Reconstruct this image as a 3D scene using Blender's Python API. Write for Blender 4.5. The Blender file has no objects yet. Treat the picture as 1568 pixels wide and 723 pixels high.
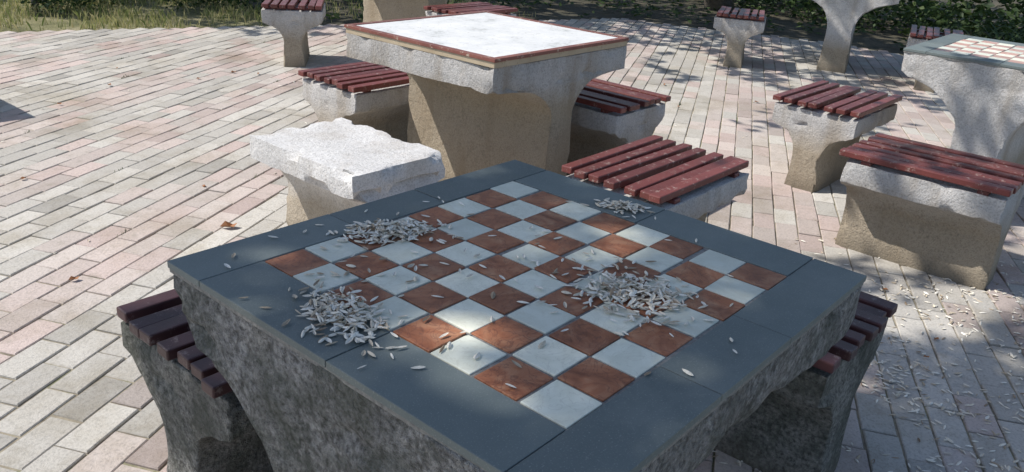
import bpy, math, random, bmesh
import numpy as np
from mathutils import Vector, Matrix, noise
random.seed(7); rng=np.random.default_rng(7)
S=bpy.context.scene
S.view_settings.view_transform='Standard'; S.view_settings.look='None'; S.view_settings.exposure=0
SX,SY=.55,-.62                            # shadow offset per metre of height
SUN=Vector((-SX,-SY,1.0)).normalized()   # towards the sun

# ---------------------------------------------------------------- node helpers
def newmat(name):
    m=bpy.data.materials.new(name); m.use_nodes=True
    nt=m.node_tree; b=nt.nodes['Principled BSDF']; return m,nt,b
def tex(nt,scale,detail=5,rough=.6,kind='ShaderNodeTexNoise',coord='Object'):
    c=nt.nodes.new('ShaderNodeTexCoord'); n=nt.nodes.new(kind)
    n.inputs['Scale'].default_value=scale
    if kind=='ShaderNodeTexNoise':
        n.inputs['Detail'].default_value=detail; n.inputs['Roughness'].default_value=rough
    nt.links.new(c.outputs[coord],n.inputs['Vector']); return n
def ramp(nt,src,stops):
    r=nt.nodes.new('ShaderNodeValToRGB'); e=r.color_ramp.elements
    while len(e)<len(stops): e.new(.5)
    for k,(p,c) in enumerate(stops):
        e[k].position=p; e[k].color=(*c,1) if len(c)==3 else c
    nt.links.new(src,r.inputs[0]); return r.outputs[0]
def mix(nt,a,b,f,mode='MIX'):
    m=nt.nodes.new('ShaderNodeMix'); m.data_type='RGBA'; m.blend_type=mode
    def put(sock,v):
        if isinstance(v,(float,int)): sock.default_value=v
        elif isinstance(v,tuple): sock.default_value=(*v,1)
        else: nt.links.new(v,sock)
    put(m.inputs[0],f); put(m.inputs[6],a); put(m.inputs[7],b); return m.outputs[2]
def bump(nt,b,h,dist=.003,strength=.8,prev=None):
    n=nt.nodes.new('ShaderNodeBump'); n.inputs['Distance'].default_value=dist; n.inputs['Strength'].default_value=strength
    nt.links.new(h,n.inputs['Height'])
    if prev: nt.links.new(prev,n.inputs['Normal'])
    nt.links.new(n.outputs[0],b.inputs['Normal']); return n.outputs[0]
def g(v,w=0): return (v*(1+w),v,v*(1-w))

def concrete(name,lo,hi,warm=.05,stain=(.26,.20,.13),stain_amt=.5,moss=0,tan=(.36,.285,.185),zt=.6,tanamt=.8,grit=1.,pit=.25,pitscale=85,ns=150):
    m,nt,b=newmat(name)
    n1=tex(nt,3.2,6,.6); base=ramp(nt,n1.outputs[0],[(.3,g(lo,warm)),(.7,g(hi,warm))])
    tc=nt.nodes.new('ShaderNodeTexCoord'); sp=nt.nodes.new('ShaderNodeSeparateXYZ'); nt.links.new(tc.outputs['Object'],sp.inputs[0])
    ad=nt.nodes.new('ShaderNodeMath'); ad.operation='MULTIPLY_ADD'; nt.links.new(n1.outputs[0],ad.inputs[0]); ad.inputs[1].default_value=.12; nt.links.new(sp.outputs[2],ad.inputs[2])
    zf=ramp(nt,ad.outputs[0],[(zt-.03,(tanamt,)*3),(zt+.10,(0,0,0))]); base=mix(nt,base,tan,zf)  # tan lower stems: dirt, plus shade and warm ground bounce put into the colour
    n2=tex(nt,ns,4,.75)
    lo_=.62 if grit<1.3 else .38
    c=mix(nt,base,ramp(nt,n2.outputs[0],[(.36,(lo_,lo_*.98,lo_*.95)),(.5,(1,1,1)),(.68,(1.1,1.1,1.1) if grit<1.3 else (1.55,1.55,1.5))]),.85 if grit<1.3 else 1.,'MULTIPLY')
    vo=tex(nt,pitscale,kind='ShaderNodeTexVoronoi'); n6=tex(nt,9,3,.6)
    pm=ramp(nt,vo.outputs['Distance'],[(.42,(0,0,0)),(.78,(1,1,1))]); pa=ramp(nt,n6.outputs[0],[(.42,(0,0,0)),(.62,(pit,)*3)])
    pf=mix(nt,(0.,0.,0.),pm,pa); c=mix(nt,c,(.07,.068,.06),pf)
    mp=nt.nodes.new('ShaderNodeMapping'); mp.inputs['Scale'].default_value=(9,9,1.3); nt.links.new(tc.outputs['Object'],mp.inputs[0])
    n3=nt.nodes.new('ShaderNodeTexNoise'); n3.inputs['Scale'].default_value=1.; n3.inputs['Detail'].default_value=6; nt.links.new(mp.outputs[0],n3.inputs['Vector'])
    f=ramp(nt,n3.outputs[0],[(.50,(0,0,0)),(.68,(stain_amt,)*3)]); c=mix(nt,c,stain,f)
    if moss:
        n4=tex(nt,8,6,.8); f=ramp(nt,n4.outputs[0],[(.44,(0,0,0)),(.58,(moss,)*3)])
        c=mix(nt,c,(.055,.065,.045),f)
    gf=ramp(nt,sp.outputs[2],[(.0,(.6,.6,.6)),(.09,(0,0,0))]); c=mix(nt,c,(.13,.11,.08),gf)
    nt.links.new(c,b.inputs['Base Color']); b.inputs['Roughness'].default_value=.95
    n5=tex(nt,38,5,.7)
    p=bump(nt,b,n2.outputs[0],.006*grit,.9); p=bump(nt,b,n5.outputs[0],.011*grit,.8,p)
    return m
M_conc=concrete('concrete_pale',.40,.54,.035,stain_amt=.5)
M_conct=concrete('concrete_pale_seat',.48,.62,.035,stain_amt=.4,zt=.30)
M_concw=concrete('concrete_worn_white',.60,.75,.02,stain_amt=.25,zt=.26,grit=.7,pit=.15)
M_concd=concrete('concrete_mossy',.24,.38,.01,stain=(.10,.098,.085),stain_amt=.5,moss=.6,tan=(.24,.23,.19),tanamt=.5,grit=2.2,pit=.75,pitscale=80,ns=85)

def slate_mat():
    m,nt,b=newmat('slate_tile')
    geo=nt.nodes.new('ShaderNodeNewGeometry')
    n=tex(nt,5,6,.65); c=ramp(nt,n.outputs[0],[(.25,(.115,.14,.137)),(.75,(.16,.19,.185))])
    r=ramp(nt,geo.outputs['Random Per Island'],[(0,(.84,.84,.84)),(1,(1.14,1.14,1.14))])
    c=mix(nt,c,r,1.,'MULTIPLY')
    n2=tex(nt,400,2,.5); s=ramp(nt,n2.outputs[0],[(.60,(0,0,0)),(.72,(.45,.45,.45))]); c=mix(nt,c,(.36,.36,.35),s)
    n3=tex(nt,3,7,.75); s3=ramp(nt,n3.outputs[0],[(.48,(0,0,0)),(.75,(.45,.45,.45))]); c=mix(nt,c,(.28,.30,.28),s3)
    n4=tex(nt,55,5,.8); s4=ramp(nt,n4.outputs[0],[(.64,(0,0,0)),(.72,(.3,.3,.3))]); c=mix(nt,c,(.38,.37,.33),s4)
    nt.links.new(c,b.inputs['Base Color']); nt.links.new(ramp(nt,n3.outputs[0],[(.3,(.45,.45,.45)),(.7,(.7,.7,.7))]),b.inputs['Roughness'])
    bump(nt,b,n2.outputs[0],.0006,.5); return m
def marble(name,stops,vein,vamt,dirt=(.4,.37,.3)):
    m,nt,b=newmat(name)
    geo=nt.nodes.new('ShaderNodeNewGeometry')
    c0=nt.nodes.new('ShaderNodeTexCoord'); mp=nt.nodes.new('ShaderNodeVectorMath'); mp.operation='MULTIPLY_ADD'
    cmb=nt.nodes.new('ShaderNodeCombineXYZ')
    ml=nt.nodes.new('ShaderNodeMath'); ml.operation='MULTIPLY'; ml.inputs[1].default_value=37.
    nt.links.new(geo.outputs['Random Per Island'],ml.inputs[0])
    for k in range(3): nt.links.new(ml.outputs[0],cmb.inputs[k])
    nt.links.new(c0.outputs['Object'],mp.inputs[0]); mp.inputs[1].default_value=(1,1,1); nt.links.new(cmb.outputs[0],mp.inputs[2])
    n=nt.nodes.new('ShaderNodeTexNoise'); n.inputs['Scale'].default_value=12; n.inputs['Detail'].default_value=6; n.inputs['Roughness'].default_value=.62; n.inputs['Distortion'].default_value=1.8
    nt.links.new(mp.outputs[0],n.inputs['Vector'])
    c=ramp(nt,n.outputs[0],stops)
    r=ramp(nt,geo.outputs['Random Per Island'],[(0,(.78,.8,.82)),(.5,(1,1,1)),(1,(1.12,1.08,1.05))]); c=mix(nt,c,r,1.,'MULTIPLY')
    n2=nt.nodes.new('ShaderNodeTexNoise'); n2.inputs['Scale'].default_value=22; n2.inputs['Detail'].default_value=4; n2.inputs['Distortion'].default_value=2.5
    nt.links.new(mp.outputs[0],n2.inputs['Vector'])
    v=ramp(nt,n2.outputs[0],[(.47,(0,0,0)),(.5,(vamt,)*3),(.53,(0,0,0))]); c=mix(nt,c,vein,v)
    n3=tex(nt,9,6,.8); d=ramp(nt,n3.outputs[0],[(.50,(0,0,0)),(.75,(.4,.4,.4))]); c=mix(nt,c,dirt,d)
    nt.links.new(c,b.inputs['Base Color']); nt.links.new(ramp(nt,n3.outputs[0],[(.35,(.3,.3,.3)),(.65,(.6,.6,.6))]),b.inputs['Roughness'])
    bump(nt,b,n2.outputs[0],.0005,.4); return m
M_slate=slate_mat()
M_brown=marble('terracotta_marble',[(.3,(.19,.065,.03)),(.5,(.34,.13,.062)),(.72,(.47,.25,.14))],(.12,.045,.03),.6,(.34,.2,.13))
M_white=marble('cream_marble',[(.3,(.66,.67,.55)),(.6,(.79,.80,.68))],(.54,.52,.42),.4,(.56,.54,.43))
M_brown2=marble('faded_red_marble',[(.3,(.42,.22,.17)),(.7,(.60,.39,.33))],(.4,.3,.25),.6)
m,nt,b=newmat('grout'); n=tex(nt,120); nt.links.new(ramp(nt,n.outputs[0],[(.3,(.13,.13,.125)),(.7,(.30,.29,.27))]),b.inputs['Base Color']); b.inputs['Roughness'].default_value=.95; M_grout=m

def paint(name,c1,c2,wear,wamt):
    m,nt,b=newmat(name); geo=nt.nodes.new('ShaderNodeNewGeometry')
    n=tex(nt,7,6,.6)
    c=ramp(nt,n.outputs[0],[(.3,c1),(.7,c2)])
    r=ramp(nt,geo.outputs['Random Per Island'],[(0,(.72,.72,.72)),(1,(1.25,1.25,1.25))]); c=mix(nt,c,r,1.,'MULTIPLY')
    n2=tex(nt,34,7,.8); f=ramp(nt,n2.outputs[0],[(.57,(0,0,0)),(.62,(wamt,)*3)]); c=mix(nt,c,wear,f)
    nt.links.new(c,b.inputs['Base Color']); b.inputs['Roughness'].default_value=.42
    bump(nt,b,n2.outputs[0],.0015,.6); return m
M_red=paint('red_brown_paint',(.115,.03,.026),(.17,.046,.04),(.40,.32,.28),.65)
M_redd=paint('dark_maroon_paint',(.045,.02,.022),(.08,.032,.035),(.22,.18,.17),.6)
M_frame=paint('frame_paint',(.14,.045,.035),(.22,.08,.06),(.5,.42,.33),.75)
M_ply=paint('plywood_edge',(.42,.33,.22),(.55,.46,.33),(.2,.14,.09),.6)
m,nt,b=newmat('peeling_white_paint'); n=tex(nt,7,7,.75); c=ramp(nt,n.outputs[0],[(.34,(.40,.41,.40)),(.43,(.60,.61,.61)),(.6,(.70,.70,.69))])
n2=tex(nt,45,6,.8); f=ramp(nt,n2.outputs[0],[(.60,(0,0,0)),(.64,(.85,.85,.85))]); c=mix(nt,c,(.36,.34,.31),f)
nt.links.new(c,b.inputs['Base Color']); b.inputs['Roughness'].default_value=.7; bump(nt,b,n2.outputs[0],.001,.5); M_wtop=m

# ---------------------------------------------------------------- mesh helpers
def obj(name,verts,faces,mats,mi=None,smooth=False,parent=None,loc=(0,0,0),rot=0):
    me=bpy.data.meshes.new(name); me.from_pydata([tuple(v) for v in verts],[],faces); me.update()
    for m in mats: me.materials.append(m)
    if mi is not None: me.polygons.foreach_set('material_index',mi)
    if smooth: me.polygons.foreach_set('use_smooth',[True]*len(me.polygons))
    o=bpy.data.objects.new(name,me); S.collection.objects.link(o); o.location=loc; o.rotation_euler=(0,0,rot)
    if parent: o.parent=parent
    return o
def empty(name,loc,rot=0):
    e=bpy.data.objects.new(name,None); e.location=loc; e.rotation_euler=(0,0,rot); e.empty_display_size=.2; S.collection.objects.link(e); return e
class Boxes:
    def __init__(s): s.v=[];s.f=[];s.m=[]
    def add(s,x0,x1,y0,y1,z0,z1,mi=0,R=None):
        k=len(s.v)
        for z in (z0,z1):
            for x,y in ((x0,y0),(x1,y0),(x1,y1),(x0,y1)):
                p=Vector((x,y,z)); s.v.append(R@p if R else p)
        for q in ((0,3,2,1),(4,5,6,7),(0,1,5,4),(1,2,6,5),(2,3,7,6),(3,0,4,7)):
            s.f.append(tuple(k+i for i in q)); s.m.append(mi)
    def make(s,name,mats,parent=None,bev=.002):
        o=obj(name,s.v,s.f,mats,s.m,parent=parent)
        if bev:
            md=o.modifiers.new('bevel','BEVEL'); md.width=bev; md.segments=2
        return o
def tee(name,w,s,L,H,th,d,rx,mat,parent,seed=0,amp=.004,chip=.014,step=.03):
    """extruded T-profile pedestal: profile in local x-z, length along local y. rx,d = radii of the concave haunch"""
    rows=[(H,w),(H-th*.33,w),(H-th*.66,w),(H-th,w-.002)]
    wi=s+rx
    zi=H-th-.012
    if w-wi>.04: rows.append((H-th-.006,(w+wi)/2))
    for k in range(1,13):
        a=math.pi/2*(1-k/12); rows.append((zi-d+d*math.sin(a)-.003, wi-rx*math.cos(a)))
    zb=zi-d; nb=max(4,int(zb/.04))
    for k in range(1,nb+1): rows.append((zb*(1-k/nb)-(.03 if k==nb else .004*(1-k/nb)), s+ .015*(k/nb)**2))
    nx=max(8,int(2*w/step)); ny=max(8,int(L/step)); nz=len(rows)-1
    idx={};V=[];F=[]
    off=Vector((seed*3.1,seed*7.7,seed*1.3))
    def vid(i,j,k):
        key=(i,j,k)
        if key in idx: return idx[key]
        z,hw=rows[k]; x=-hw+2*hw*i/nx; y=-L/2+L*j/ny
        p=Vector((x,y,z))
        nn=noise.noise_vector(p*7+off)*amp+noise.noise_vector(p*24+off)*amp*.6
        edge=(i in(0,nx))+(j in(0,ny))+(k in(0,3))
        if edge>=2:
            c=max(0,noise.noise(p*13+off)-.02)*chip*2.2
            nn+=Vector((-math.copysign(c,x) if i in(0,nx) else 0,-math.copysign(c,y) if j in(0,ny) else 0,-c if k==0 else (c if k==3 else 0)))
        if k==0: nn.z*=.35
        idx[key]=len(V); V.append(p+nn); return idx[key]
    for i in range(nx):
        for j in range(ny):
            F.append((vid(i,j,0),vid(i+1,j,0),vid(i+1,j+1,0),vid(i,j+1,0)))
            F.append((vid(i,j,nz),vid(i,j+1,nz),vid(i+1,j+1,nz),vid(i+1,j,nz)))
    for k in range(nz):
        for i in range(nx):
            F.append((vid(i,0,k+1),vid(i+1,0,k+1),vid(i+1,0,k),vid(i,0,k)))
            F.append((vid(i,ny,k),vid(i+1,ny,k),vid(i+1,ny,k+1),vid(i,ny,k+1)))
        for j in range(ny):
            F.append((vid(0,j,k),vid(0,j+1,k),vid(0,j+1,k+1),vid(0,j,k+1)))
            F.append((vid(nx,j,k+1),vid(nx,j+1,k+1),vid(nx,j+1,k),vid(nx,j,k)))
    o=obj(name,V,F,[mat],smooth=True,parent=parent)
    bm=bmesh.new(); bm.from_mesh(o.data); bmesh.ops.recalc_face_normals(bm,faces=bm.faces)
    for e in bm.edges:
        if len(e.link_faces)==2 and e.calc_face_angle()>math.radians(38): e.smooth=False
    bm.to_mesh(o.data); bm.free()
    md=o.modifiers.new('bevel','BEVEL'); md.width=.006; md.segments=2; md.limit_method='ANGLE'; md.angle_limit=math.radians(40)
    return o
def stool(loc,axis,seed,mat=M_conct,slat=M_red,slats=True,L=.60,W=.43,H=.45,rot=0,name='slatted_stool',amp=.004,chip=.014):
    """axis 'y': long side along world y ; 'x': along x. local: profile x, length y"""
    e=empty(name,(loc[0],loc[1],0),(0 if axis=='y' else math.pi/2)+rot)
    top=H-.042 if slats else H-.02
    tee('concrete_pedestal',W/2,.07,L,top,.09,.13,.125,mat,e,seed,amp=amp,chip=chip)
    if slats:
        r=random.Random(seed); B=Boxes()
        n=7; pitch=(W+.01)/n
        for yy in (-L*.36,L*.36): B.add(-W/2+.01,W/2-.01,yy-.02,yy+.02,top-.002,top+.016,0)
        for k in range(n):
            x=-(W+.01)/2+pitch*(k+.5); a=r.uniform(-.016,.016); dz=r.uniform(-.002,.003); dy=r.uniform(-.01,.01)
            R=Matrix.Translation((x,dy,0))@Matrix.Rotation(a,4,'Z')@Matrix.Rotation(r.uniform(-.04,.04),4,'Y')
            B.add(-.0225,.0225,-L/2-.015,L/2+.015,top+.0165+dz,H+dz,0,R)
        B.make('seat_slats',[slat],e,.004)
    return e
def tiles_top(e,H,hx,hy,mats):
    B=Boxes(); q=.08; z0=H-.02
    B.add(-hx+.003,hx-.003,-hy+.003,hy-.003,z0,H-.0025,3)
    gp=.0024
    for i in range(8):
        for j in range(8):
            x=-.32+q*(i+.5);y=-.32+q*(j+.5); R=Matrix.Translation((x+random.uniform(-.0006,.0006),y+random.uniform(-.0006,.0006),random.uniform(-.0006,.0007)))@Matrix.Rotation(random.uniform(-.008,.008),4,'Z')@Matrix.Rotation(random.uniform(-.006,.006),4,'X')
            h=q/2-gp
            B.add(-h,h,-h,h,H-.012,H,1 if (i+j)%2 else 2,R)
    gp=.0012
    def T(x0,x1,y0,y1): B.add(x0+gp,x1-gp,y0+gp,y1-gp,H-.012,H+random.uniform(-.0003,.0008),0)
    for s in (-1,1):
        ya,yb=(.32,hy) if s>0 else (-hy,-.32)
        for xa,xb in ((-hx,-.11),(-.11,.11),(.11,hx)): T(xa,xb,ya,yb)
        xa,xb=(.32,hx) if s>0 else (-hx,-.32)
        for yc,yd in ((-.32,0),(0,.32)): T(xa,xb,yc,yd)
    return B.make('tiled_chessboard_top',mats,e,.0012)

# ---------------------------------------------------------------- tables
def ctable(x,y,seed,mat,brown,rot=0,turn=True,s=.11,rx=.31,d=.25,hx=.435,hy=.425,amp=.005):
    t=empty('chess_table',(x,y,0),rot)
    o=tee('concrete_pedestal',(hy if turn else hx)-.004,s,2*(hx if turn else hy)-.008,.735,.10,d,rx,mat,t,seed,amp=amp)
    if turn: o.rotation_euler=(0,0,math.pi/2)
    tiles_top(t,.75,hx,hy,[M_slate,brown,M_white,M_grout]); return t
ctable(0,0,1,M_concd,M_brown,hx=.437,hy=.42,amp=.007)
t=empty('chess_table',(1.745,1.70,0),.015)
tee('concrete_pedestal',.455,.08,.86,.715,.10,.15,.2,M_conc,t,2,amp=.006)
B=Boxes(); B.add(-.455,.455,-.43,.43,.716,.738,1)
for s in (-1,1):
    B.add(*sorted((s*.46,s*.43)),-.435,.435,.7385,.752,0)
    B.add(-.4295,.4295,*sorted((s*.435,s*.405)),.7385,.752,0)
B.add(-.429,.429,-.4045,.4045,.7385,.749,2)
B.make('painted_board_top',[M_frame,M_ply,M_wtop],t,.0015)
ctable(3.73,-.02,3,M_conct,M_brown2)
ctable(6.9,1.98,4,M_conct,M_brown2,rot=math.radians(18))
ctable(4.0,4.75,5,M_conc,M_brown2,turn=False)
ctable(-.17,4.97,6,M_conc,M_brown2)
# ---------------------------------------------------------------- stools
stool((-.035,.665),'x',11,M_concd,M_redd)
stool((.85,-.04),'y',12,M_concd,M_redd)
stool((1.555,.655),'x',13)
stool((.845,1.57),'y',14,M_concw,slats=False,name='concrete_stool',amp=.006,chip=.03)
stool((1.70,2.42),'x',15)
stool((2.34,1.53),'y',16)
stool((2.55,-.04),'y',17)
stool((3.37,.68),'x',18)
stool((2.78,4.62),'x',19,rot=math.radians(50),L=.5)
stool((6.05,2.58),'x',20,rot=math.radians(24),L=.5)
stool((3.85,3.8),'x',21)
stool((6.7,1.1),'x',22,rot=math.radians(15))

# ---------------------------------------------------------------- paving
poly=[(-7,10.2),(1.4,6.7),(3.3,6.05),(7.3,4.7),(8.2,2.5),(8.4,-6),(-7,-6)]
def inside(x,y,P=poly):
    c=False;n=len(P);j=n-1
    for i in range(n):
        if (P[i][1]>y)!=(P[j][1]>y) and x<(P[j][0]-P[i][0])*(y-P[i][1])/(P[j][1]-P[i][1])+P[i][0]: c=not c
        j=i
    return c
ANG=math.radians(26); ca,sa=math.cos(ANG),math.sin(ANG)
V=[];F=[];C=[]
r=random.Random(3); bw,bh=.2,.1
pinkrow={}
row=-120;kind=0
while row<160:
    n=r.choice((3,4,5,6)); 
    for k in range(n): pinkrow[row+k]=kind
    row+=n; kind=1-kind
for rr in range(-90,130):
    for cc in range(-60,70):
        u=(cc+.5*(rr%2)+.5)*bw; v=(rr+.5)*bh
        x=u*ca-v*sa; y=u*sa+v*ca
        if x<-3.2 or y<-3.0 or not inside(x,y): continue
        pk=pinkrow[rr]
        if r.random()<.12: pk=1-pk
        br=r.uniform(.82,1.08)*(r.uniform(.78,.9) if r.random()<.08 else 1); big=.5+.5*noise.noise((x*.7,y*.7,0))
        pa=r.uniform(.3,1.)
        grey=Vector((.515,.485,.435)); pink=Vector((.53,.425,.385))
        col=grey.lerp(pink,pa) if pk else grey
        col=col*br*(.86+.26*big)
        z=r.uniform(-.003,.0015)+.005*noise.noise((x*.8,y*.8,3)); tx=r.uniform(-.015,.015);ty=r.uniform(-.015,.015)
        gap=r.uniform(.0014,.0042); k=len(V)
        du,dv=r.uniform(-.002,.002),r.uniform(-.0018,.0018); ra=r.uniform(-.01,.01)
        for (iu,iv,iz) in ((bw/2-gap,bh/2-gap,-.014),(bw/2-gap,bh/2-gap,-.003),(bw/2-gap-.003,bh/2-gap-.003,0)):
            for su,sv in ((-1,-1),(1,-1),(1,1),(-1,1)):
                a=su*iu;b_=sv*iv; uu=u+du+a-b_*ra; vv=v+dv+b_+a*ra
                V.append((uu*ca-vv*sa,uu*sa+vv*ca,z+iz+a*tx+b_*ty)); C.append((*col,1))
        for L0 in (0,4):
            for q in range(4): F.append((k+L0+q,k+L0+(q+1)%4,k+L0+4+(q+1)%4,k+L0+4+q))
        F.append((k+8,k+9,k+10,k+11))
m,nt,b=newmat('paver_concrete')
at=nt.nodes.new('ShaderNodeAttribute'); at.attribute_name='pcol'
n1=tex(nt,110,4,.75); c=mix(nt,at.outputs['Color'],ramp(nt,n1.outputs[0],[(.3,(.66,.66,.66)),(.5,(1,1,1)),(.75,(1.12,1.12,1.12))]),.9,'MULTIPLY')
n2=tex(nt,1.7,7,.72); c=mix(nt,c,ramp(nt,n2.outputs[0],[(.32,(.70,.66,.58)),(.52,(1,1,1))]),.9,'MULTIPLY')
n3=tex(nt,11,6,.78); f=ramp(nt,n3.outputs[0],[(.54,(0,0,0)),(.70,(.6,.6,.6))]); c=mix(nt,c,(.27,.24,.19),f)
nt.links.new(c,b.inputs['Base Color']); b.inputs['Roughness'].default_value=.9
bump(nt,b,n1.outputs[0],.004,.7)
pav=obj('brick_paving',V,F,[m])
a=pav.data.color_attributes.new('pcol','FLOAT_COLOR','POINT'); a.data.foreach_set('color',np.array(C,dtype=np.float32).ravel())
m,nt,b=newmat('joint_sand'); n=tex(nt,4,7,.75); c=ramp(nt,n.outputs[0],[(.38,(.13,.11,.08)),(.52,(.32,.28,.21)),(.66,(.11,.13,.05))])
nt.links.new(c,b.inputs['Base Color']); b.inputs['Roughness'].default_value=1
obj('paving_bed',[(x,y,-.0075) for x,y in poly],[tuple(range(len(poly)))[::-1]],[m])
m,nt,b=newmat('dry_grass_soil'); n=tex(nt,1.4,7,.7); c=ramp(nt,n.outputs[0],[(.35,(.14,.15,.06)),(.5,(.36,.34,.17)),(.65,(.54,.48,.30))])
n2=tex(nt,60,5,.8); c=mix(nt,c,ramp(nt,n2.outputs[0],[(.35,(.45,.45,.4)),(.6,(1.1,1.1,1.1))]),.9,'MULTIPLY')
nt.links.new(c,b.inputs['Base Color']); b.inputs['Roughness'].default_value=1; bump(nt,b,n2.outputs[0],.03,1)
obj('ground',[(-150,-150,-.02),(150,-150,-.02),(150,150,-.02),(-150,150,-.02)],[(0,1,2,3)],[m])
m,nt,b=newmat('bed_soil'); n=tex(nt,3,7,.75); c=ramp(nt,n.outputs[0],[(.35,(.035,.035,.02)),(.55,(.08,.07,.045)),(.7,(.16,.13,.08))])
nt.links.new(c,b.inputs['Base Color']); b.inputs['Roughness'].default_value=1; bump(nt,b,n.outputs[0],.05,1)
obj('planting_bed',[(x,y,-.013) for x,y in ((3.7,5.93),(7.3,4.72),(8.22,2.5),(8.42,-6),(30,-6),(30,30),(8,30))],[(0,1,2,3,4,5,6)],[m])

# ---------------------------------------------------------------- foliage
def leafmat(name,c1,c2,c3,tf=.35):
    m,nt,b=newmat(name); geo=nt.nodes.new('ShaderNodeNewGeometry')
    c=ramp(nt,geo.outputs['Random Per Island'],[(0,c1),(.5,c2),(1,c3)])
    nt.links.new(c,b.inputs['Base Color']); b.inputs['Roughness'].default_value=.6
    if tf:
        tr=nt.nodes.new('ShaderNodeBsdfTranslucent'); nt.links.new(c,tr.inputs[0]); ms=nt.nodes.new('ShaderNodeMixShader'); ms.inputs[0].default_value=tf
        out=nt.nodes['Material Output']; nt.links.new(b.outputs[0],ms.inputs[1]); nt.links.new(tr.outputs[0],ms.inputs[2]); nt.links.new(ms.outputs[0],out.inputs[0])
    return m
M_leaf=leafmat('tree_leaf',(.04,.07,.02),(.06,.10,.03),(.10,.15,.045),0)
M_shrub=leafmat('shrub_leaf',(.02,.045,.012),(.045,.085,.02),(.10,.14,.045))
M_grass=leafmat('grass_blade',(.16,.21,.06),(.36,.36,.14),(.56,.48,.26))
m,nt,b=newmat('bark'); n=tex(nt,14,6,.7); nt.links.new(ramp(nt,n.outputs[0],[(.3,(.06,.05,.04)),(.7,(.2,.17,.14))]),b.inputs['Base Color']); bump(nt,b,n.outputs[0],.03,1); M_bark=m
def leaves(pts,size,name,mat,parent=None,flat=.8):
    V=[];F=[]
    for p in pts:
        s=size*random.uniform(.6,1.25)
        R=Matrix.Rotation(random.uniform(0,6.28),3,'Z')@Matrix.Rotation(random.gauss(0,flat),3,'X')@Matrix.Rotation(random.gauss(0,flat*.6),3,'Y')
        k=len(V)
        for q in ((-.5,0,0),(-.1,-.28,.04),(.5,0,-.03),(-.1,.28,.04)):
            V.append(Vector(p)+R@(Vector(q)*s))
        F.append((k,k+1,k+2)); F.append((k,k+2,k+3))
    return obj(name,V,F,[mat],parent=parent)
def limb(P,R,name,parent):
    V=[];F=[];n=8
    for k,(p,rad) in enumerate(zip(P,R)):
        p=Vector(p); d=(Vector(P[min(k+1,len(P)-1)])-Vector(P[max(k-1,0)])).normalized()
        a=Vector((1,0,0)) if abs(d.x)<.9 else Vector((0,1,0)); a=(a-d*a.dot(d)).normalized(); b_=d.cross(a)
        for q in range(n):
            t_=2*math.pi*q/n; V.append(p+(a*math.cos(t_)+b_*math.sin(t_))*rad)
        if k:
            for q in range(n): F.append(((k-1)*n+q,(k-1)*n+(q+1)%n,k*n+(q+1)%n,k*n+q))
    return obj(name,V,F,[M_bark],smooth=True,parent=parent)
def tree(base,top,pts,size,nl=9,rad=.16):
    e=empty('tree',(0,0,0)); b0=Vector((*base,-.05)); tp=Vector(top)
    P=[b0,b0.lerp(tp,.35)+Vector((.06,.04,0)),b0.lerp(tp,.7),tp]; limb(P,[rad,rad*.8,rad*.62,rad*.4],'trunk',e)
    for k in range(nl):
        q=Vector(pts[random.randrange(len(pts))]); s0=b0.lerp(tp,random.uniform(.6,.98))
        md=s0.lerp(q,.5)+Vector((0,0,.25)); limb([s0,md,q],[rad*.3,rad*.16,rad*.05],'limb_%d'%k,e)
    leaves(pts,size,'crown',M_leaf,e,.5); return e
# tall tree to the left of the plaza: its crown shades the near table and the lower right of the paving
def edge_y(x): return .60-.42*(x+.2)
gaps=[((.13,-.54),.10,.92),((.22,-.44),.06,.8),((.31,-.27),.06,.7),((.08,-.13),.08,.7),((.55,-.78),.05,.5)]
pts=[]
while len(pts)<8200:
    gx=random.uniform(-.6,3.6); gy=random.uniform(-2.6,.9)
    e_=gy-edge_y(gx)+.10*noise.noise((gx*2.2,gy*2.2,1))
    if e_>0 or (gx<-.18+.1*noise.noise((gy*3,0,0)) and gy>-.9): continue
    if any((gx-c[0])**2+(gy-c[1])**2<rr_*rr_ and random.random()<w_ for c,rr_,w_ in gaps): continue
    if gx>1.2 and e_>-.22 and noise.noise((gx*4,gy*4,5))>.15 and random.random()<.7: continue
    h=random.uniform(5.4,8.0)
    pts.append((gx-h*SX,gy-h*SY,h))
# outlying sprays that dapple the sunny paving near the shadow edge
for c in ((2.6,-.2),(3.0,-.55),(2.2,.10),(3.3,-.1),(2.9,-.25),(3.6,-.35),(4.1,.2),(4.3,1.4),(4.7,.9)):
    for k in range(30):
        gx=random.gauss(c[0],.17);gy=random.gauss(c[1],.10);h=random.uniform(4.,5.5); pts.append((gx-h*SX,gy-h*SY,h))
tree((-5.2,3.6),(-3.6,4.2,6.9),pts,.14,8,.17)
def bgtree(base,top,n,test,box,size,rad=.2):
    pts=[]
    while len(pts)<n:
        gx=random.uniform(box[0],box[1]); gy=random.uniform(box[2],box[3])
        if not test(gx,gy): continue
        h=random.uniform(3.4,5.2); pts.append((gx-h*SX,gy-h*SY,h))
    tree(base,top,pts,size,8,rad)
def fade(gx,gy):
    d=(gx-5.1)/1.6 if gy<4 else (gx-4.6)/1.2
    return noise.noise((gx*1.9,gy*1.9,9))>.30-min(1,max(0,d))*.8
def beyond(gx,gy): return (gy>6.0-.36*(gx-3.4)-.5 or gx>7.8) and gx>3.0+.3*noise.noise((gy,0,0))
def leftpatch(gx,gy): return noise.noise((gx*1.4,gy*1.4,19))>.18
bgtree((6.6,8.6),(5.4,7.6,4.2),2900,fade,(4.6,9.0,1.5,5.2),.17)
bgtree((9.6,4.6),(6.0,3.6,4.2),2900,fade,(4.9,9.5,-2.6,1.5),.17)
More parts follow.
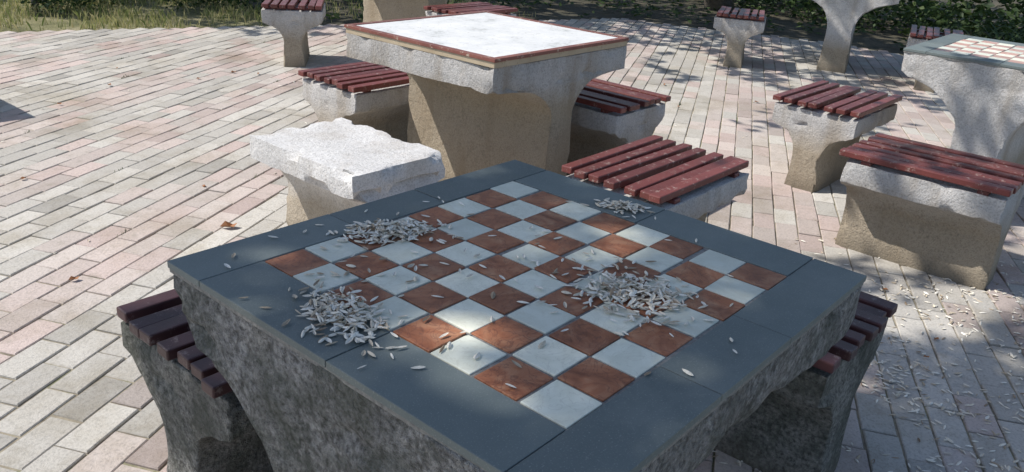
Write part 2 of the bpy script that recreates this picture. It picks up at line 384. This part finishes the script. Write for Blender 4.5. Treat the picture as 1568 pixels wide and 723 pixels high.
bgtree((4.2,13),(3.2,10.8,4.4),2600,beyond,(2.8,8,4.6,10),.24)
bgtree((11.5,8.5),(8.0,7.2,4.5),3600,beyond,(7.5,15,-1,8),.27)
bgtree((-2.5,13.5),(-1.5,12,4.5),700,leftpatch,(.3,3.6,7.0,10.5),.22)

# ---------------------------------------------------------------- planting behind the paving
V=[];F=[]
def blade(x,y,h,w,z0=-.02):
    a=random.uniform(0,6.28); lx,ly=random.gauss(0,h*.35),random.gauss(0,h*.35); k=len(V)
    dx,dy=math.cos(a)*w,math.sin(a)*w
    V.extend([(x-dx,y-dy,z0),(x+dx,y+dy,z0),(x+lx*.4+dx*.6,y+ly*.4+dy*.6,h*.6),(x+lx,y+ly,h)]); F.extend([(k,k+1,k+2),(k,k+2,k+3)])
cnt=0
while cnt<20000:
    x=random.uniform(-1,6.5);y=random.uniform(4.5,14)
    if inside(x,y) or inside(x,y-.05): continue
    if noise.noise((x*1.1,y*1.1,2))<-.1 and random.random()<.85: continue
    if x>4 and random.random()<.6: continue
    blade(x,y,random.uniform(.02,.085),.005); cnt+=1
obj('grass',V,F,[M_grass])
V=[];F=[]
tufts=[(.62,3.0),(.3,2.25),(-.35,2.2),(1.9,3.9)]+[(random.uniform(-.6,6),random.uniform(.9,5.5)) for k in range(30)]
for (tx_,ty_) in tufts:
    if not inside(tx_,ty_): continue
    v=-tx_*sa+ty_*ca; u=tx_*ca+ty_*sa; v=round(v/bh)*bh
    for k in range(random.randint(4,16)):
        uu=u+random.gauss(0,.03); vv=v+random.gauss(0,.004); blade(uu*ca-vv*sa,uu*sa+vv*ca,random.uniform(.006,.018),.0018,-.006)
obj('joint_weeds',V,F,[M_shrub])
pts=[]
while len(pts)<9000:
    x=random.uniform(3.8,13);y=random.uniform(-2,12)
    if inside(x,y) or inside(x-.1,y-.1): continue
    if (y-5.93)<-.36*(x-3.7) and x<7.3: continue
    if noise.noise((x*1.6,y*1.6,4))<-.05: continue
    pts.append((x,y,random.uniform(0,.09)))
leaves(pts,.075,'ivy_ground_cover',M_shrub,None,.5)
def shrub(cx,cy,R,H,n,size=.05,name='shrub'):
    pts=[]
    while len(pts)<n:
        a=random.uniform(0,6.28); q=R*math.sqrt(random.random()); z=random.random()**.7*H
        p=Vector((cx+q*math.cos(a),cy+q*math.sin(a),z))
        if (q/R)**2+(z/H)**2*.8>1.0+.9*noise.noise(p*5): continue
        pts.append(p)
    leaves(pts,size,name,M_shrub,None,.9)
for (x,y,R_,H_,n_) in ((2.25,7.55,.33,.45,800),(2.65,7.95,.42,.6,1000),(1.3,8.5,.35,.4,700),(3.45,7.3,.32,.4,700),(3.95,7.2,.4,.5,800),(.4,9.2,.4,.45,600),(3.0,8.6,.5,.7,800)):
    shrub(x,y,R_,H_,n_,.055)
e=empty('small_tree',(2.1,7.75,0)); limb([(0,0,-.05),(.02,.03,.6),(.08,.02,1.3)],[.035,.03,.02],'trunk',e); limb([(.13,.1,-.05),(.1,.15,.6),(.2,.2,1.3)],[.025,.02,.015],'stem',e)
leaves([(random.gauss(.1,.3),random.gauss(.1,.3),random.uniform(1.0,1.9)) for k in range(500)],.07,'crown',M_shrub,e,.9)
for k in range(13):
    x=5.2+k*.5
    shrub(x+random.uniform(-.2,.2),8.0-.28*(x-5)+random.uniform(-.3,.3),.42,random.uniform(.35,.6),500,.07)
for k in range(8):
    shrub(9.8+random.uniform(-.4,.5),4.2-k*.75,.42,random.uniform(.3,.5),400,.08)
for k in range(11):
    shrub(11.0+random.uniform(-.3,.3),6.2-k*.8,.62,random.uniform(.8,1.05),520,.13)
V=[];F=[]
for k in range(90):
    a=random.uniform(0,6.28); l=random.uniform(.35,.6); cx,cy=8.85+random.gauss(0,.15),.75+random.gauss(0,.3); w=.015; px,py=-math.sin(a)*w,math.cos(a)*w; b0=len(V)
    for s in range(5):
        t_=s/4; rr_=l*t_*.8; z=l*(t_*1.5-t_*t_*.95); ww=(1-t_*t_)
        V+= [(cx+math.cos(a)*rr_-px*ww,cy+math.sin(a)*rr_-py*ww,z),(cx+math.cos(a)*rr_+px*ww,cy+math.sin(a)*rr_+py*ww,z)]
        if s: F.append((b0+2*s-2,b0+2*s-1,b0+2*s+1,b0+2*s))
obj('strap_leaf_plant',V,F,[M_shrub])

# ---------------------------------------------------------------- seed husks
m,nt,b=newmat('seed_husk'); geo=nt.nodes.new('ShaderNodeNewGeometry')
c=ramp(nt,geo.outputs['Random Per Island'],[(0,(.24,.17,.11)),(.14,(.50,.42,.31)),(.4,(.72,.66,.55)),(1,(.85,.82,.74))])
n=tex(nt,300,3,.6); c=mix(nt,c,ramp(nt,n.outputs[0],[(.3,(.65,.6,.52)),(.6,(1,1,1))]),.5,'MULTIPLY')
nt.links.new(c,b.inputs['Base Color']); b.inputs['Roughness'].default_value=.6; M_seed=m
prof=[(-.5,.015),(-.34,.12),(-.08,.17),(.2,.14),(.4,.07),(.5,.015)]
def husks(name,P,sc=1.):
    V=[];F=[]
    for (x,y,z,tilt) in P:
        s=random.uniform(.014,.023)*sc; wf=random.uniform(.6,1.2); k=len(V)
        fl=math.pi if random.random()<.35 else 0
        R=Matrix.Rotation(random.uniform(0,6.28),3,'Z')@Matrix.Rotation(random.gauss(0,tilt),3,'Y')@Matrix.Rotation(fl+random.gauss(0,tilt*1.3),3,'X')
        for (a,w) in prof:
            w*=wf
            for sd,zz in ((-1,0),(0,.12*w/.17),(1,0)):
                V.append(Vector((x,y,z+.0012))+R@(Vector((a,sd*w,zz-(.0 if not fl else .08)))*s))
        for q in range(5):
            for sd in (0,1): F.append((k+q*3+sd,k+q*3+3+sd,k+q*3+4+sd,k+q*3+1+sd))
    return obj(name,V,F,[M_seed],smooth=False)
def pile(cx,cy,sx,sy,ang,h,n,name='seed_husk_pile'):
    P=[]
    for k in range(n):
        a=random.gauss(0,.5);b_=random.gauss(0,.5)
        if k%3==0: a*=.7;b_*=.7
        rr_=math.hypot(a,b_)
        x=cx+a*sx*math.cos(ang)-b_*sy*math.sin(ang); y=cy+a*sx*math.sin(ang)+b_*sy*math.cos(ang)
        if abs(x)>.43 or abs(y)>.41: continue
        top=h*math.exp(-rr_*rr_*1.9)
        P.append((x,y,.7515+random.random()**.7*top,.3 if top>.004 else .08))
    return husks(name,P)
pile(-.085,.275,.090,.052,-.5,.013,340)
pile(-.34,.085,.058,.104,-.35,.010,320)
pile(.045,-.175,.084,.088,.3,.013,400)
pile(.365,.06,.036,.052,0,.010,110)
P=[]
for k in range(130):
    c=random.choice(((-.1,.25),(-.3,.1),(.04,-.17),(.05,-.05),(-.15,.12)))
    x=random.gauss(c[0],.12);y=random.gauss(c[1],.12)
    if abs(x)<.42 and abs(y)<.4: P.append((x,y,.752,.08))
for x,y in ((-.1,-.36),(.0,-.38),(-.35,.36),(-.2,.37),(-.05,.38),(-.42,.22),(-.36,-.1)): P.append((x,y,.752,.05))
husks('loose_seed_husks',P,.95)
P=[]
while len(P)<2300:
    x=random.uniform(.7,3.4); y=random.uniform(-1.8,.4)
    d=math.hypot(x-1.5,(y+.55)*1.1)
    cl=.5+noise.noise((x*3,y*3,7))
    if random.random()<(math.exp(-d*d*.9)*1.1+.04)*cl: P.append((x,y,.001,.12))
for k in range(60): P.append((random.uniform(-.2,4),random.uniform(1,5),.001,.1))
husks('ground_seed_husks',P,1.25)
V=[];F=[]
m,nt,b=newmat('dry_leaf'); b.inputs['Base Color'].default_value=(.3,.13,.05,1); b.inputs['Roughness'].default_value=.7
lp=[(.62,2.05)]+[(random.uniform(-.5,5),random.uniform(1,5.5)) for k in range(30)]+[(random.uniform(.9,2.6),random.uniform(-.9,.1)) for k in range(6)]
for i,(x,y) in enumerate(lp):
    s=.035 if i==0 else random.uniform(.008,.02); a=random.uniform(0,6.28); k=len(V)
    for q,(ax,ay,az) in enumerate(((-1,0,.1),(-.3,-.6,.5),(.6,-.5,.2),(1,.1,.5),(.4,.6,.1),(-.4,.5,.6))):
        V.append((x+s*(ax*math.cos(a)-ay*math.sin(a)),y+s*(ax*math.sin(a)+ay*math.cos(a)),.004+az*s))
    V.append((x,y,.004)); 
    for q in range(6): F.append((k+6,k+q,k+(q+1)%6))
obj('fallen_leaves',V,F,[m])
# ---------------------------------------------------------------- light, camera
w=bpy.data.worlds.new('World'); S.world=w; w.use_nodes=True
sk=w.node_tree.nodes.new('ShaderNodeTexSky'); sk.sky_type='NISHITA'; sk.sun_disc=False
sk.sun_elevation=math.asin(SUN.z); sk.sun_rotation=math.atan2(SUN.x,SUN.y)
bg=w.node_tree.nodes['Background']; bg.inputs[1].default_value=.15; w.node_tree.links.new(sk.outputs[0],bg.inputs[0])
l=bpy.data.lights.new('sun','SUN'); l.energy=5.0; l.angle=math.radians(.5); l.color=(1,.96,.9)
lo=bpy.data.objects.new('sun',l); S.collection.objects.link(lo); lo.rotation_euler=SUN.to_track_quat('Z','Y').to_euler(); lo.location=(-5,7,12)
cd=bpy.data.cameras.new('camera'); cd.lens=29.04; cd.clip_end=500; cd.clip_start=.02
co=bpy.data.objects.new('camera',cd); S.collection.objects.link(co); S.camera=co
f=Vector((.7103,.5859,-.3903)).normalized(); rgt=Vector((.6558,-.7522,.0645)); rgt=(rgt-f*rgt.dot(f)).normalized(); up=rgt.cross(f)
Mx=Matrix((( rgt.x,up.x,-f.x,-1.015),(rgt.y,up.y,-f.y,-.786),(rgt.z,up.z,-f.z,1.3515),(0,0,0,1)))
co.matrix_world=Mx
